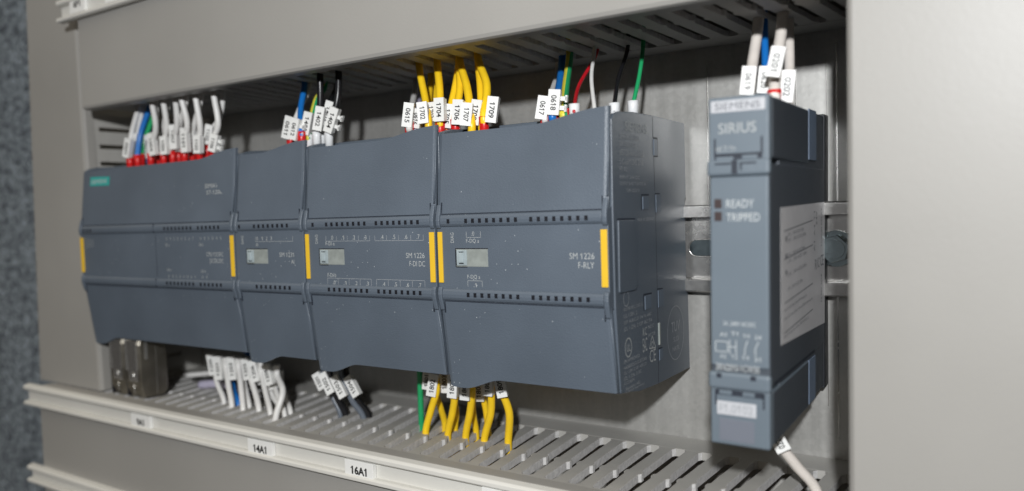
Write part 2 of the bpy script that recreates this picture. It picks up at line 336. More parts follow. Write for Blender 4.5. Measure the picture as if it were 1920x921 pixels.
# ------------------------------------------------------------------ modules
TILT=.0051; MZ=-.37
def doorpoly(W,top):
    P=[]
    n=24
    for i in range(n+1):
        x=.7+(W-1.1)*i/n if True else 0
        P.append(x)
    xs=[.7,2.,5.]+[v for v in [x for x in range(8,int(W)-2,2)]]+[W-2,W-.45]
    out=[]
    for x in xs:
        if top:
            d=W-x; z=46.8+ (3.2*sm((30-d)/24.)) + (.5*max(0,(10-d))/10)
            if x<1: z-=.2
        else:
            z=-(50.5-.0*x) if x<8 else -(50.4-4.3*sm((x-7.5)/16.)); 
            if x<3: z+=(3-x)*.25
        out.append((x,z))
    return out
def module(x0,W,name,label,cat,kind):
    org=(x0-TILT*0, 0, MZ+TILT*x0)
    t=thing(name,org,label,cat,'grey controller modules clipped side by side on the rail',rot=(0,-TILT,0))
    # housing
    b=MB()
    prof=[(3.6,17),(4.2,46.2),(6,47.9),(11,49.1),(24,49.9),(42,50.1),(78.2,49.6),(78.4,20),(77,17.9),(77,-17.9),(78.6,-20),(79,-50.6),(42,-50.0),(24,-49.0),(16,-47.6),(10,-46.8),(6.5,-46.3),(3.8,-17)]
    if kind!='rly': prof=[(p[0],p[1]) for p in prof]
    b.prism(prof,'x',W-1.5,W-.15,c=.3); b.prism(prof,'x',.15,1.5,c=.3)
    b.box(1.4,W-1.4,22,77,17.7,50.0,.5); b.box(1.4,W-1.4,24,76.8,-17.7,17.7); b.box(1.4,W-1.4,24,77,-48.8,-17.7)
    b.box(1.4,W-1.4,3.4,24.1,-17,17); b.box(1.4,W-1.4,8.2,24.1,-43,-16.9); b.box(1.4,W-1.4,7,24.1,16.9,43.5)
    b.build('housing',M['modside'] ,t)
    if True:
        # terminal blocks top/bottom
        b=MB(); b.box(2,W-2,8,21.8,43.5,46.0,.4); b.build('terminal_block',M['mod'],t); b=MB(); b.box(2,W-2,8.4,23.8,-45.4,-43.2,.4); b.build('terminal_block',M['mod'],t)
    # front panel
    b=MB(); b.prism([(0.35,-17.2),(0,-10.8),(0,10.8),(.35,17.2),(3.3,17.2),(3.3,-17.2)],'x',.5,W-.5,c=.25,seg=2)
    if kind=='cpu': pass
    b.build('front_panel',M['mod'],t)
    # doors
    for top in (True,False):
        pts=doorpoly(W,top); s_=1 if top else -1
        n=len(pts); b=MB(); vs=[]; fs=[]; rows=2
        zb=16.5*s_
        def yy(fr): return (.15+3.3*fr) if top else (.25+4.9*fr)
        for lay in (0,1):
            for r_ in range(rows+1):
                fr=r_/rows
                for x,z in pts:
                    zz=lerp(zb,z,fr); yb=yy(fr)
                    e=0
                    # flared rib at right edge
                    vs.append((x,yb+e+(1.5 if lay else 0)+(0.45 if (x<1 or x>W-.6) and not lay else 0),zz))
        N=(rows+1)*n
        for r_ in range(rows):
            for i in range(n-1):
                a=r_*n+i; q=(a,a+1,a+n+1,a+n)
                fs.append(q if top else q[::-1]); q2=tuple(N+k for k in q[::-1]); fs.append(q2 if top else q2[::-1])
        for i in range(n-1):
            fs.append((i,N+i,N+i+1,i+1)); a=rows*n+i; fs.append((a,a+1,N+a+1,N+a))
        for r_ in range(rows):
            a=r_*n; fs.append((a,a+n,N+a+n,N+a)); a=r_*n+n-1; fs.append((a,N+a,N+a+n,a+n))
        b.add(vs,fs,smooth=False)
        zt=pts[-1][1]; b.tube([(W-.62,yy(0)+.05,lerp(zb,zt,.12)),(W-.62,yy(.5)+.05,lerp(zb,zt,.5)),(W-.62,yy(1)+.1,zt-.1*s_)],.34,8,samp=1)
        # hinge arms with rounded feet
        for xa,xb in ((.7,2.5),(W-2.3,W-.45)):
            P=[(.1,20*s_),(-.5,18*s_),(-1.15,15.8*s_),(-1.45,14*s_),(-1.3,12.2*s_),(-.8,11.1*s_),(.3,10.8*s_),(.9,14*s_),(.9,20*s_)]
            b.prism(P,'x',xa,xb,c=.45,seg=3)
        d=b.build('upper_door' if top else 'lower_door',M['mod'],t)
        g=MB()
        for xs in (2.75,W-2.55):
            g.box(xs,xs+.22,.0,.6,16.5*s_,20.8*s_)
        g.box(2.75,W-2.3,-.02,.4,16.3*s_,16.55*s_)
        g.build('hinge_slit',M['groove'],d)
        # status bar
        b=MB(); P=[(.3,11.5*s_),(-.55,11.8*s_),(-1.05,12.6*s_),(-1.2,13.8*s_),(-1.05,15.0*s_),(-.55,15.9*s_),(.3,16.2*s_)]
        b.prism(P,'x',2.7,W-2.4,c=.12)
        bar=b.build('status_bar',M['mod'],t)
        b=MB()
        if kind=='cpu': L=([5.8,9.,12.2] if top else [])+[78.6+2.97*i for i in range(8)]+[105.1+2.98*i for i in range(6)]
        elif kind=='ai': L=([4.7] if top else [])+[14.8+3.02*i for i in range(8)]
        else: L=([6.5] if top else [])+[14.4+3.0*i for i in range(8)]+[41.5+2.97*i for i in range(8)]
        for x in L: b.box(x-.6,x+.6,-1.27,-.6,s_*12.9,s_*14.5)
        b.build('indicator_row',M['hole'],bar)
    # yellow strips
    if kind!='ai':
        for xa,xb in ((.9 if kind!='cpu' else .3,2.9),(W-3.1,W-.8)):
            b=MB(); b.box(xa,xb,-.5,.5,-9.5,9.7,.12); b.build('yellow_strip',M['yellow'],t)
    b=MB()
    if kind!='cpu':
        wx=7.8 if kind=='ai' else 8.8
        w=MB(); w.box(wx,wx+14,-.12,.3,-3.3,3.2,.08); wo=w.build('label_window',M['win'],t)
        w=MB(); w.box(wx+.4,wx+4.9,-.5,.2,-2.9,2.9,.25); w.box(wx+1.6,wx+3.6,-.9,-.3,-1.9,1.9,.25); w.build('slider',M['slider'],wo)
        w=MB(); w.box(wx-.25,wx+14.1,-.05,.2,3.2,3.55); w.box(wx-.3,wx,-.05,.2,-3.4,3.3); w.box(wx,wx+4.9,-.05,.2,-3.65,-3.3); w.box(wx+1.5,wx+3.7,-.54,.2,2.0,2.3); w.box(wx+1.5,wx+3.7,-.54,.2,-2.3,-2.0); w.box(wx+.0,wx+.4,-.3,.2,-2.9,2.9); w.build('recess_edge',M['hole'],wo)
        b.text('DIAG',(8.1 if kind!='ai' else 6.0,-.03,5.6),3.8,1.5,d=(0,0,1),u=(-1,0,0))
    Y=-.03
    def brk(xs,z,tick,w=.14):
        b.line((xs[0],Y-.02,z),(xs[-1],Y-.02,z),w)
        for x in xs: b.line((x,Y-.02,z),(x,Y-.02,z+tick),w)
    d=MB(); sw=b
    if kind=='cpu':
        b.text('CPU 1215FC',(109.1,Y,-.2),12.2,2.0); b.text('DC/DC/DC',(111.5,Y,-3.3),9.8,2.0)
        for i in range(8): b.text(str(i),(78.2+2.97*i,Y,7.8),.8,1.4); 
        for i in range(6): b.text(str(i),(104.8+2.97*i,Y,7.8),.8,1.4)
        b.text('DI a',(77.6,Y,4.7),3,1.4); b.text('DI b',(104,Y,4.7),3,1.4)
        b.text('DQ a',(77.8,Y,-7.9),3.2,1.4); b.text('DQ b',(104.6,Y,-8.2),3.4,1.4)
        for i in range(8): b.text(str(i),(78.6+2.97*i,Y,-11.0),.8,1.3)
        for i in range(2): b.text(str(i),(105+2.97*i,Y,-11.0),.8,1.3)
        for i in range(3): b.text(['RUN/STOP','ERROR','MAINT'][i],(6.8+2.9*i,Y,3.5 if i==0 else 4.5),5.6 if i==0 else 4.4,1.0,d=(0,0,1),u=(-1,0,0))
    elif kind=='ai':
        b.text('SM 1231',(29.3,Y,-.2),9.0,2.0); b.text('AI',(36.5,Y,-3.2),1.9,1.9)
        for i,x in enumerate((14.9,18.0,21.0,24.0)): b.text(str(i),(x,Y,7.3),1.,1.6)
        b.text('AI',(14.2,Y,4.6),1.5,1.4); brk([14.2,38],6.7,2.2)
    elif kind=='di':
        b.text('SM 1226',(55.2,Y,-.3),9.0,2.1); b.text('F-DI DC',(56.8,Y,-3.5),7.5,2.1)
        for i in range(4): b.text('.%d'%i,(15.5+6.1*i,Y,7.2),1.5,1.7); b.text('.%d'%i,(15.8+6.1*i,Y,-11.6),1.5,1.6)
        for i in range(4): b.text('.%d'%(4+i),(42.7+6.0*i,Y,7.2),1.5,1.7); b.text('.%d'%(4+i),(42.7+6.0*i,Y,-11.6),1.5,1.6)
        b.text('F-DI a',(12.6,Y,4.8),5.0,1.6); b.text('F-DI b',(13.0,Y,-8.5),4.8,1.6)
        for k_ in (0,1):
            xs=[12.8+26.9*k_+6.05*i for i in range(5)]
            for z,tk in ((6.6,2.2),(-9.0,-2.6)):
                d.line((xs[0],Y-.02,z),(xs[-1],Y-.02,z),.16)
                for x in xs: d.line((x,Y-.02,z),(x,Y-.02,z+tk),.16)
    else:
        b.text('SM 1226',(55.3,Y,-.2),9.1,2.1); b.text('F-RLY',(58.5,Y,-3.3),5.8,2.1)
        b.text('.0',(15.9,Y,8.1),1.3,1.6); b.text('F-DQ a',(13.6,Y,5.3),5.6,1.7); brk([13.7,19.9],7.5,2.2)
        b.text('F-DQ a',(13.6,Y,-8.0),5.6,1.7); b.text('.1',(16.2,Y,-10.9),1.3,1.6); brk([13.7,20.0],-8.5,-2.2)
    b.build('lettering',M['print'],t)
    if d.v: d.build('printed_line',M['printdim'],t)
    if kind=='cpu':
        yl=lambda z:.15+3.3*((z-16.5)/31)
        q=MB(); q.add([(8.6,yl(38.2)-.08,38.2),(27.2,yl(38)-.08,37.8),(27.3,yl(42.6)-.08,42.6),(8.8,yl(43)-.08,43.2)],[(0,1,2,3)]); lg=q.build('logo_plate',M['teal'],t)
        q=MB(); u=(0,yl(42)-yl(39),3); q.text('SIEMENS',(9.8,yl(39.2)-.1,39.2),15,2.3,u=u); q.build('lettering',M['printwhite'],lg)
        q=MB(); q.text('SIMATIC',(108,yl(32.5)-.06,32.5),13,2.1,u=u); q.text('S7-1200',(109.3,yl(29.4)-.06,29.4),11.6,2.0,u=u); q.build('cover_lettering',M['print'],t)
        q=MB(); q.box(69.2,69.45,-.05,.2,-11,11); q.box(69.2,69.4,-1.22,-.6,11.8,16); q.box(69.2,69.4,-1.22,-.6,-16,-11.8); q.build('panel_seam',M['groove'],t)
    if kind=='rly':
        W_=W-.15+.02; side=lambda *a:None
        q=MB()
        def sl(y0,z0,y1,z1,w=.35): q.line((W_+.02,y0,z0),(W_+.02,y1,z1),w,(1,0,0))
        sl(42,49.6,42,41.8); sl(42.4,35,42.8,22);sl(43,21,43,-27); sl(43,-36,42,-50)
        sl(42,41.8,46.6,41.8,.7); sl(46.6,41.8,46.4,35,.7); sl(46.6,35,42.4,35,.4)
        sl(6.7,12.8,22.5,12.4,.6);sl(5.2,10,5.2,-10,.3)
        sl(29,20.8,36.6,20.8,.6); sl(29,20.6,29,15.3,.6); sl(42.8,21.2,48,21.2,.5)
        sl(29,-15,37.2,-15.3,.6); sl(29,-15,29,-20.8,.6); sl(43,-14.4,49,-14.8,.5)
        sl(43.2,-36.8,47,-37,.5)
        q.build('side_seam',M['groove'],t)
        q=MB()
        q.prism([(7,12.4),(6.6,-11.9),(20.8,-12.2),(22.3,-10.6),(22.9,11),(21.6,12.2)],'x',W-.3,W+.35,c=.25)
        q.prism([(14.5,-2.5),(17.5,-2.5),(17.5,3.5),(14.5,3.5)],'x',W+.2,W+.36,c=.0)
        q.build('connector_flap',M['modside'],t)
        q=MB(); F=[(7,12.3),(6.7,-11.8),(20.7,-12.1),(22.2,-10.6),(22.8,11),(21.5,12.1)]
        for i in (1,2,3,4): q.line((W+.4,*F[i]),(W+.4,*F[(i+1)%6]),.28,(1,0,0))
        q.build('flap_highlight',M['pocket'],t)  # paler flat lines paint a highlight along the flap edges
        for P in ([(30.2,15.6),(35.6,15.6),(35.6,20.2),(30.2,20.2)],[(30.2,-20.6),(36,-20.6),(36,-15.8),(30.2,-15.8)],[(43.4,14.2),(48,14.2),(48,20.8),(43.4,20.8)],[(43.6,-21.4),(49,-21.4),(49,-15),(43.6,-15)],[(42.4,35.4),(45.9,35.4),(45.9,41.3),(42.4,41.3)],[(43.6,-41.4),(47,-41.4),(47,-37.3),(43.6,-37.3)]):
            q=MB(); q.prism(P,'x',W-.3,W+.12); q.build('latch_pocket',M['pocket'],t)
        q=MB(); q.box(W-.3,W+.35,43.2,44.4,-35.5,-27.2,.1); q.build('latch_pin',M['win'],t)
        D=(0,1,0); q=MB(); p=MB(); X=W+.02
        q.text('SIEMENS',(X,15.3,42.9),20.4,3.2,d=D)
        for txt,y,z,w,h in [('SIMATIC S7-1200',10.2,40.0,17.5,1.7),('SM 1226 F-DQ',10.1,37.2,15,1.8),('6ES7226-6RA32-0XB0',10,34.4,22,2.),('S C-L6Y12345 2018',9.8,31.3,21.5,2.),('FS: 02',9.6,28.9,6.5,1.6),('INPUT 24V DC',9.5,26.4,18,1.2),('OUTPUT 2x RLY 5-30V DC 5A',9.4,24.2,24,1.2),('TEMP. CODE T4',15,21.8,12,1.2),('MADE IN GERMANY',24.5,11.4,16.4,1.2),
            ('UL LISTED PROC. CONT. EQ.',10,-18.9,18,1.3),('CL. I DIV. 2',10,-21.1,12,1.3),('GP. A,B,C,D T4 Ta 60C',10,-23.4,26,1.3),('CL. I ZN. 2 GP. IIC T4',10,-25.6,26,1.3),('FM APPROVED',9.4,-36.6,14,1.2),('HAZARDOUS LOCATIONS',9.2,-38.7,21,1.2),('CL. I DIV. 2 GP. A,B,C,D',9.1,-40.6,21,1.2),('CL. I ZN. 2 IIC',9,-42.4,16,1.2),('KCC-REM',8.9,-44.0,9,1.0),('Siemens AG',10.3,-46.0,13,1.1),('D-90475 Nuernberg',10.2,-47.3,17,1.0)]:
            p.text(txt,(X,y,z),w,h,d=D)
        q.text('CE',(X,33.3,-40.6),6.2,4.6,d=D); q.text('EAC',(X,26.8,-35.6),4.2,5,d=D); q.text('KC',(X,27,-29.8),4,3,d=D)
        p.text('N117',(X,32.5,-28),6,1.4,d=D); p.text('IV1720',(X,32.5,-31),7,1.4,d=D)
        tri=[(33.2,-35.2),(39.6,-35.8),(36.2,-30.9)]
        for i in range(3): a,c=tri[i],tri[(i+1)%3]; q.line((X+.04,a[0],a[1]),(X+.04,c[0],c[1]),.45,(1,0,0))
        for (cy,cz,r,w,mb) in [(62,-33.6,10.6,.35,p),(13.4,-31.6,3.2,.5,q),(36.3,-34.2,1.0,.4,q),(12.5,-14.6,2.6,.3,p)]:
            for i in range(28):
                a,c=2*math.pi*i/28,2*math.pi*(i+1)/28
                mb.line((X+.04,cy+r*.9*math.cos(a),cz+r*math.sin(a)),(X+.04,cy+r*.9*math.cos(c),cz+r*math.sin(c)),w,(1,0,0))
        p.text('TUV',(X,57,-33),10,4,d=D); p.text('SUD',(X,59.2,-37),6,2,d=D); p.text('NRTL',(X,58,-40.5),8,1.6,d=D); q.text('UL',(X,11.9,-33),3.2,2.6,d=D)
        q.build('side_mark',M['print'],t); p.build('side_lettering',M['printdim'],t)
    return t
module(0,130,'controller_module','widest grey controller module at the left with a teal maker plate','controller module','cpu')
module(130,45,'analogue_module','narrow grey module, slimmest of the four, between two wider ones','input module','ai')
module(175,70,'input_module','grey safety input module printed F-DI DC, third from the left','input module','di')
module(245,70,'relay_module','grey safety relay module printed F-RLY, rightmost, its dark side showing','output module','rly')
# ------------------------------------------------------------------ narrow relay
o=(349.85,-9.3,-1.46)
t=thing('monitoring_relay',o,'tall slim blue grey relay with two terminal covers standing alone at the right','relay',rot=(0,.0066,0))
W=16.6
b=MB(); b.box(0,W,.6,86,-33.5,31,.5); b.box(0.3,W-.3,46,86,30.5,50.2,.4); b.box(.3,W-.3,50,86,-49.4,-33,.4); b.box(.4,W-.4,14,50,-46,-33,.3); b.box(.4,W-.4,14,50,30.4,47,.3)
b.build('housing',M['relayshaded'],t)
b=MB(); b.prism([(.2,-27.6),(16.4,-27.6),(16.4,27.6),(.2,27.6)],'y',0,1.2,c=.5,seg=3); b.build('front_panel',M['relay'],t)
b=MB(); b.box(W-.25,W+.14,55.5,68,33.5,50.6,.1); b.box(W-.25,W+.14,55.5,66.5,-49.8,-34.6,.1); b.build('release_slide',M['relaystrip'],t)
b=MB(); b.box(.3,W+.05,84.2,93,-50.2,51,.4); b.build('rail_foot',M['relayback'],t)
b=MB(); b.line((W+.02,5,-33.3+.7),(W+.02,66,-33.6+.7),1.0,(1,0,0)); b.build('side_seam',M['groove'],t); b=MB(); b.line((W+.02,3,32.7),(W+.02,55,33.2),.4,(1,0,0)); b.build('side_seam',M['groove'],t)
# covers
def cover(top):
    s_=1 if top else -1
    z0,z1=(31.8,50.4) if top else (-50.9,-34.2)
    nm='upper_terminal_cover' if top else 'lower_terminal_cover'
    b=MB(); b.box(0,W,0,3,z0,z1,.5); 
    b.box(.05,1.4,2.5,55,z0+.6,z1-.4,.2); b.box(W-1.4,W-.03,2.5,55,z0+.6,z1-.4,.2)
    c=b.build(nm,M['relay'],t)
    b=MB(); b.box(W-.3,W+.06,4,54.8,z0+1.,z1-.8,.1); b.build('side_panel',M['relayshaded'],c)  # cover side in the darkened plastic with painted-in shade
    # hinge bar
    if top: h0,h1=27.7,32.4
    else: h0,h1=-34.4,-29.3
    b=MB(); b.box(-.4,W+.35,-1.1,1.6,h0,h1,.9)
    hb=b.build('hinge_bar',M['relay'],t)
    g=MB()
    if top:
        g.box(2,14.6,-.1,.6,33.6,34.2)
        for x in (1.5,14.4): g.box(x,x+.55,-.12,.5,33.6,38.6)
        g.box(1.6,14.8,-.1,1.,31.9,33.7)
        g.build('slot',M['groove'],c)
        g=MB(); g.box(2.2,7.0,-.7,.6,32.1,33.3,.2); g.box(9.4,13.6,-.7,.6,32.3,33.5,.2); g.build('catch',M['relay'],c)
        g=MB(); g.box(6.7,8.3,-1.2,-.5,28.3,32.2); g.box(2.0,6.6,-1.2,-.5,31.0,31.5); g.box(9.0,13.4,-1.2,-.5,31.0,31.5); g.box(9,9.5,-1.2,-.5,29.2,31.3); g.build('slot',M['groove'],hb)
    else:
        g.box(1.8,14.9,-.12,.6,-36.2,-34.6)
        for x in (1.3,14.7): g.box(x,x+.5,-.12,.5,-39.2,-34.8)
        g.build('slot',M['groove'],c)
        g=MB(); g.box(2.6,6.2,-.6,.5,-36.0,-34.7,.2); g.box(9.2,12.6,-.6,.5,-36.0,-34.7,.2); g.build('catch',M['relay'],c)
        g=MB(); g.box(2.1,3.5,-1.2,-.5,-31,-29.7); g.box(11.6,13.1,-1.2,-.5,-31,-29.7); g.build('slot',M['groove'],hb)
    return c
c=cover(True)
g=MB(); g.box(.7,15.6,-.15,.3,46.0,49.4,.05); n_=g.build('name_plate',M['plate'],c)
g=MB(); g.text('SIEMENS',(1.9,-.16,46.7),12.4,2.0); g.build('lettering',M['printdark'],n_)
g=MB(); g.text('SIRIUS',(2.8,-.05,39.9),10.4,3.0); g.build('lettering',M['print'],c); g=MB(); g.text('+A1 T1 Y1>',(2.0,-.05,34.7),5.6,1.7); g.build('lettering',M['print'],c)
c2=cover(False)
g=MB(); g.box(1.9,12.9,-.2,.3,-42.0,-38.0,.05); n_=g.build('adhesive_tag',M['plate'],c2)
g=MB(); g.text('F1.0102',(2.6,-.21,-41.2),9.4,2.4); g.build('lettering',M['printdim'],n_)
g=MB(); g.box(2.5,12.4,-.1,.3,-49.8,-43.2,.1); g.build('blank_plate',mat('relay_plate',(.16,.175,.21),.4,var=.04),c2)
g=MB(); g.text('READY',(4.9,-.05,18.6),7.6,2.3); g.text('TRIPPED',(4.9,-.05,14.7),9.2,2.3); g.text('24...240V AC/DC',(3.8,-.05,-15.6),9.0,1.25)
for x,z,w,s_ in [(2.6,-19.0,2.6,'A1'),(5.8,-18.6,2.6,'T1'),(9.2,-19.,2.4,'14'),(12.4,-19.2,2.4,'24'),(2.6,-25.4,2.4,'A2'),(5.8,-25.4,2.4,'T2'),(8.8,-25.4,2.4,'11'),(12.2,-25.6,2.4,'21')]: g.text(s_,(x+.2,-.05,z+.1),w*.75,1.15)
def rl(a,bb,w=.22): g.line((a[0],-.06,a[1]),(bb[0],-.06,bb[1]),w)
for q in [((1.6,-20.4),(5,-20.4)),((1.6,-20.4),(1.6,-23.4)),((1.6,-23.4),(5,-23.4)),((5,-20.4),(5,-23.4)),((5.6,-19.8),(5.6,-24)),((7.4,-19.8),(7.4,-24)),((5.6,-21.8),(7.4,-21.8)),((10.6,-19.6),(9.8,-22.2)),((9.8,-22.2),(9.8,-24)),((13.6,-19.8),(12.6,-22.2)),((12.6,-22.2),(12.8,-24))]: rl(*q)
g.text('3RN2010-1CW30',(1.6,-.05,-28.9),12.2,2.0)
g.build('lettering',M['printwhite'],t)
for z in (21.2,17.5):
    g=MB(); g.box(1.5,3.6,-.1,.2,z-2.7,z,.05); g.build('indicator',M['lens'],t)
# sticker
g=MB(); X=W+.05
g.prism([(14,18.2),(85,19.0),(85,-25.6),(14,-22.8)],'x',W-.1,X,c=0); 
st=g.build('rating_sticker',M['sticker'],t)
g=MB(); D=(0,1,0); r=random.Random(3)
for z in (13,4.5,-8.8,-17.8): g.line((X+.03,18,z-2),(X+.03,62,z),.35,(1,0,0))
for z in (10.6,8.8,4.4,2.4,-1.6,-6.0): g.text('L 24V ... 240V AC/DC 50Hz',(X,22,z-1.5),r.uniform(22,34),1.1,d=(0,1,.04))
for z in (-12.4,-15.0,-20.4): g.text('Siemens AG Amberg Made in Germany SIRIUS monitoring relay',(X,17.5,z-1.2),r.uniform(34,46),1.1,d=(0,1,.04))
g.text('CE',(X,76,-4),6.,4.,d=D); g.text('KC',(X,70,-4.2),4,3.6,d=D); g.text('R',(X,66,-4.5),3,3.6,d=D)
g.text('24V',(X,70,11),5,2.4,d=(0,0,1),u=(0,-1,0)); g.text('A1 A2 T1',(X,66,2),14,2.0,d=(0,0,1),u=(0,-1,0)); g.text('1CW30 RELAY',(X,79,3),14,1.8,d=(0,0,1),u=(0,-1,0)); g.text('FS E01 2018',(X,79,-17),10,2.,d=(0,0,1),u=(0,-1,0))
for y,z in ((22,9.2),(22,4.),(22,-1)): g.line((X+.03,y-2,z-.6),(X+.03,y,z-.6),1.4,(1,0,0))
g.build('lettering',M['printdark'],st)
# ------------------------------------------------------------------ network plugs
def plug(x0,label):
    o=(x0+7,14,-79.8); t=thing('network_plug',o,label,'network plug','metal network plugs under the widest module')
    b=MB(); b.prism([(7.4,-50),(7.4,-68),(8.2,-74.5),(10.5,-79.6),(22,-79.7),(25,-77),(25,-44),(9,-44)],'x',x0,x0+13.7,c=.8,seg=3); b.build('shell',M['nickel'],t,o)
    b=MB(); b.prism([(6.5,-47.5),(6.8,-64),(7.6,-70.5),(8.6,-70.5),(7.8,-47.5)],'x',x0+2.6,x0+11.4,c=.3); b.box(x0+1.9,x0+2.7,6.2,8,-64,-47); b.box(x0+11.3,x0+12.1,6.2,8,-64,-47); b.build('clip_plate',M['steel'],t,o)
    b=MB(); b.box(x0-.5,x0+.15,8.5,24,-79,-44); b.build('side_gap',M['hole'],t,o)
    b=MB(); b.tube([(x0+7,6.4,-66.6),(x0+7,8.6,-67)],1.9,14,samp=1); b.tube([(x0+7,7.6,-71.5),(x0+7,8.0,-77)],.35,6,samp=1); b.build('thumb_stud',M['steel'],t,o)
    b=MB(); b.box(x0+2.6,x0+11.6,10,22,-50,-42.5,.5); b.build('latch',M['w_dark'],t,o)
    b=MB(); b.box(x0+13.6,x0+13.9,10.5,12.4,-58,-47.5); b.box(x0+13.6,x0+13.8,17.5,17.8,-78,-47); b.build('side_clip',M['steel'],t,o)
    return t
plug(10.6,'left one of the two metal network plugs'); plug(25.4,'right metal network plug, nearer the slots of the lower duct')
# ------------------------------------------------------------------ loose cables in the ducts
def cable(pts,r,m,label,name='cable'):
    b=MB(); b.tube(pts,r,12); o=b.build(name,M[m],org=pts[0]); tag(o,label,'cable'); return o
cable([(30,44,-74),(46,50,-72),(60,52,-67),(78,54,-70),(92,56,-76),(98,58,-92)],1.4,'w_white','pale grey cable arching across the dark gap behind the metal plugs')
cable([(40,46,-79),(54,46,-77),(66,46,-77),(80,48,-82),(88,50,-92)],2.4,'w_lilac','thick pale cable lying on the duct right beside the metal plugs')
cable([(40,70,-50),(44,72,-58),(50,74,-64),(60,74,-72),(66,70,-88)],2.0,'w_blue','blue cable end in the dark gap above the pale arching cable')
cable([(250,50,-112),(300,46,-104),(340,30,-101),(384,34,-104)],3.4,'w_orange','orange brown cable inside the lower duct, glimpsed through its right slots')
cable([(-20,30,-116),(120,24,-110),(250,30,-112),(384,20,-112)],3.,'w_brown','brown cable lying deep inside the lower duct')
cable([(60,40,104),(190,30,98),(300,40,102),(384,36,98)],3.2,'w_black','black cable lying inside the upper duct')
